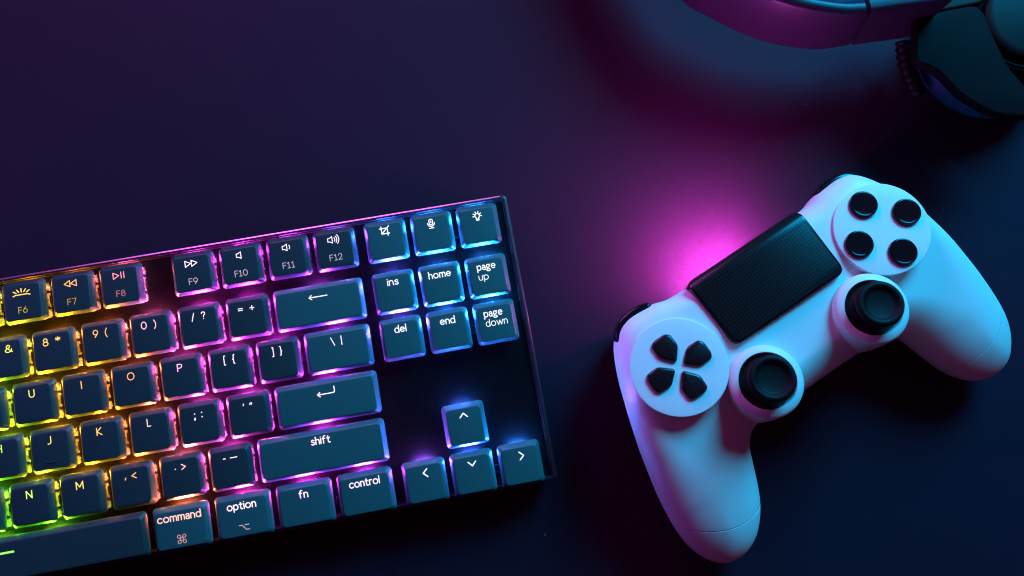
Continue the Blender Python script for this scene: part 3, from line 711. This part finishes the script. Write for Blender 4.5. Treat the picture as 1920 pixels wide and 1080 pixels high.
# headset port in the lower edge
bm = bmesh.new(); add_box(bm, (3 * MM, -33.9 * MM, -19 * MM), (14.5 * MM, 2.2 * MM, 6.0 * MM), .5 * MM)
mesh_obj('extension_port', bm_to_mesh('extension_port', bm), M['gloss'], pad, sharp=40)

# ================================================================== HEADSET
hs = thing('headset', 'dark over-ear headset lying on its side at the back of the desk', 'headset')
band_plan = [(189.6, 227.6), (191.7, 201.3), (197.4, 169.9), (209.3, 140.5), (220.1, 130.2), (234.5, 119.5), (247.4, 113.3), (260.7, 109.1), (270.1, 108.3), (277.4, 108.4)]
def band_strip(name, plan, z0, z1, th_, shear0=0.0, shear1=0.0, bev=.8, n=6):
    P = catmull([(x, y) for x, y in plan], n)
    rings = []
    for i, p in enumerate(P):
        a = Vector(P[max(i - 1, 0)]); b_ = Vector(P[min(i + 1, len(P) - 1)]); t = (b_ - a).normalized(); nn = Vector((-t.y, t.x))  # inward
        z0i = z0(i / (len(P) - 1)) if callable(z0) else z0
        mid_ = (z0i + z1) / 2; hh_ = (z1 - z0i) / 2
        ring = []
        for (o, z) in rrect(th_ / 2, hh_, min(bev, th_ / 2 - .05), 4, th_ / 2, mid_):
            bulge = 1.6 * (1 - ((z - mid_) / hh_) ** 2) * (1 if o < th_ / 2 else 0)
            f_ = i / (len(P) - 1); w_ = shear1 * max(0, (f_ - .8) / .2) + shear0 * max(0, (.6 - f_) / .6)
            q = Vector(p) + nn * (o - bulge) - t * w_ * (z - z0i)
            ring.append((q.x * MM, q.y * MM, z * MM))
        rings.append(ring)
    return loft(name, rings)
mesh_obj('headband', band_strip('headband', band_plan, 17.0, 51.0, 5.0, shear1=.24, bev=2.0), M['band'], hs, sharp=60)
mesh_obj('headband_padding', band_strip('headband_padding', [(x + 0, y + 5.2) for x, y in band_plan[:-1]], 21.0, 47.0, 6.0, bev=2.8), M['cushion'], hs, sharp=60)
slider = [(279.0, 108.2), (286.9, 108.1), (296.5, 107.8), (304.0, 107.8)]
mesh_obj('slider_block', band_strip('slider_block', slider, 17.0, 51.4, 6.5, shear0=.24, bev=1.4), M['band'], hs, sharp=60)

YOKE = [(296.2, 108.9), (322.6, 109.6), (325.9, 104.4), (326.9, 92.6), (329.3, 81.1), (334.7, 71.0), (340.4, 62.8), (336.9, 58.3), (321.9, 61.5), (315.9, 64.5), (306.7, 72.9), (301.1, 82.2), (297.7, 86.7), (291.7, 89.0)]
HINGE = [(300.7, 129.0), (330.9, 124.3), (327.8, 110.6), (322.0, 109.7), (295.6, 108.7)]
CUSH_C = (343.0, 99.1, 0)
CUP_C = (342.4, 100.5, 0)
# ear cup turned flat: round cushion below, dark yoke over it, cup plate on top
def plan(pts): return [(x * MM, y * MM) for x, y in pts]
def ccw(q):
    ar = sum(a[0] * b_[1] - a[1] * b_[0] for a, b_ in zip(q, q[1:] + q[:1]))
    return q if ar > 0 else q[::-1]
cush = lathe('ear_cushion', [(14 * MM, 2 * MM), (24 * MM, .5 * MM), (29.5 * MM, 4 * MM), (31.8 * MM, 10 * MM), (31.5 * MM, 16 * MM), (29 * MM, 22 * MM), (23 * MM, 25.5 * MM), (14 * MM, 26 * MM)], 80)
mesh_obj('ear_cushion', cush, M['cushion'], hs, tuple(v * MM for v in CUSH_C), sharp=60)
yk = round_poly(ccw(plan(YOKE)), 3 * MM, 4)
mesh_obj('yoke', slab('yoke', yk, 33 * MM, 38 * MM, 1.2 * MM, 4, True), M['yoke'], hs, sharp=25)
hk = round_poly(ccw(plan(HINGE)), 1.5 * MM, 4)
mesh_obj('yoke_hinge', slab('yoke_hinge', hk, 30 * MM, 38.4 * MM, 1.0 * MM, 4), M['cup'], hs, sharp=25)  # upper flat of the yoke, coloured paler than the rest as if lit
cupm = lathe('cup_shell', [(24 * MM, 24 * MM), (26 * MM, 30 * MM), (25 * MM, 34 * MM), (22.6 * MM, 35.5 * MM), (22.3 * MM, 36.2 * MM), (21.6 * MM, 36.4 * MM), (21.4 * MM, 35.6 * MM), (20.9 * MM, 35.6 * MM), (20.7 * MM, 36.4 * MM), (20.0 * MM, 36.4 * MM), (19.6 * MM, 34.5 * MM), (17.6 * MM, 34.3 * MM)], 80)
mesh_obj('cup_shell', cupm, M['yoke'], hs, tuple(v * MM for v in CUP_C), sharp=40)
mesh_obj('cup_plate', lathe('cup_plate', [(17.4 * MM, 33 * MM), (17.5 * MM, 37 * MM), (16.8 * MM, 38.2 * MM), (14 * MM, 38.8 * MM), (0, 39.2 * MM)], 80), M['cup_dark'], hs, tuple(v * MM for v in CUP_C), sharp=60)
# ribbed boot between slider and cup
bt = [(304.7, 107.9, 13), (304.3, 102.5, 12), (304.7, 96.1, 11), (306.1, 89.7, 10), (308.0, 83.7, 9)]
bp_ = catmull(bt, 10); rings = []
for i, p in enumerate(bp_):
    a = Vector(bp_[max(i - 1, 0)]); b_ = Vector(bp_[min(i + 1, len(bp_) - 1)]); t = (b_ - a).normalized()
    n_ = t.cross(Vector((0, 0, 1))).normalized(); o_ = n_.cross(t)
    rr = 3.4 + .35 * math.sin(i * 1.26)
    rings.append([tuple((Vector(p) + (n_ * math.cos(2 * math.pi * k / 20) + o_ * math.sin(2 * math.pi * k / 20)) * rr) * MM) for k in range(20)])
mesh_obj('ribbed_boot', loft('ribbed_boot', rings), M['rubber'], hs, sharp=60)

bpy.context.view_layer.update()
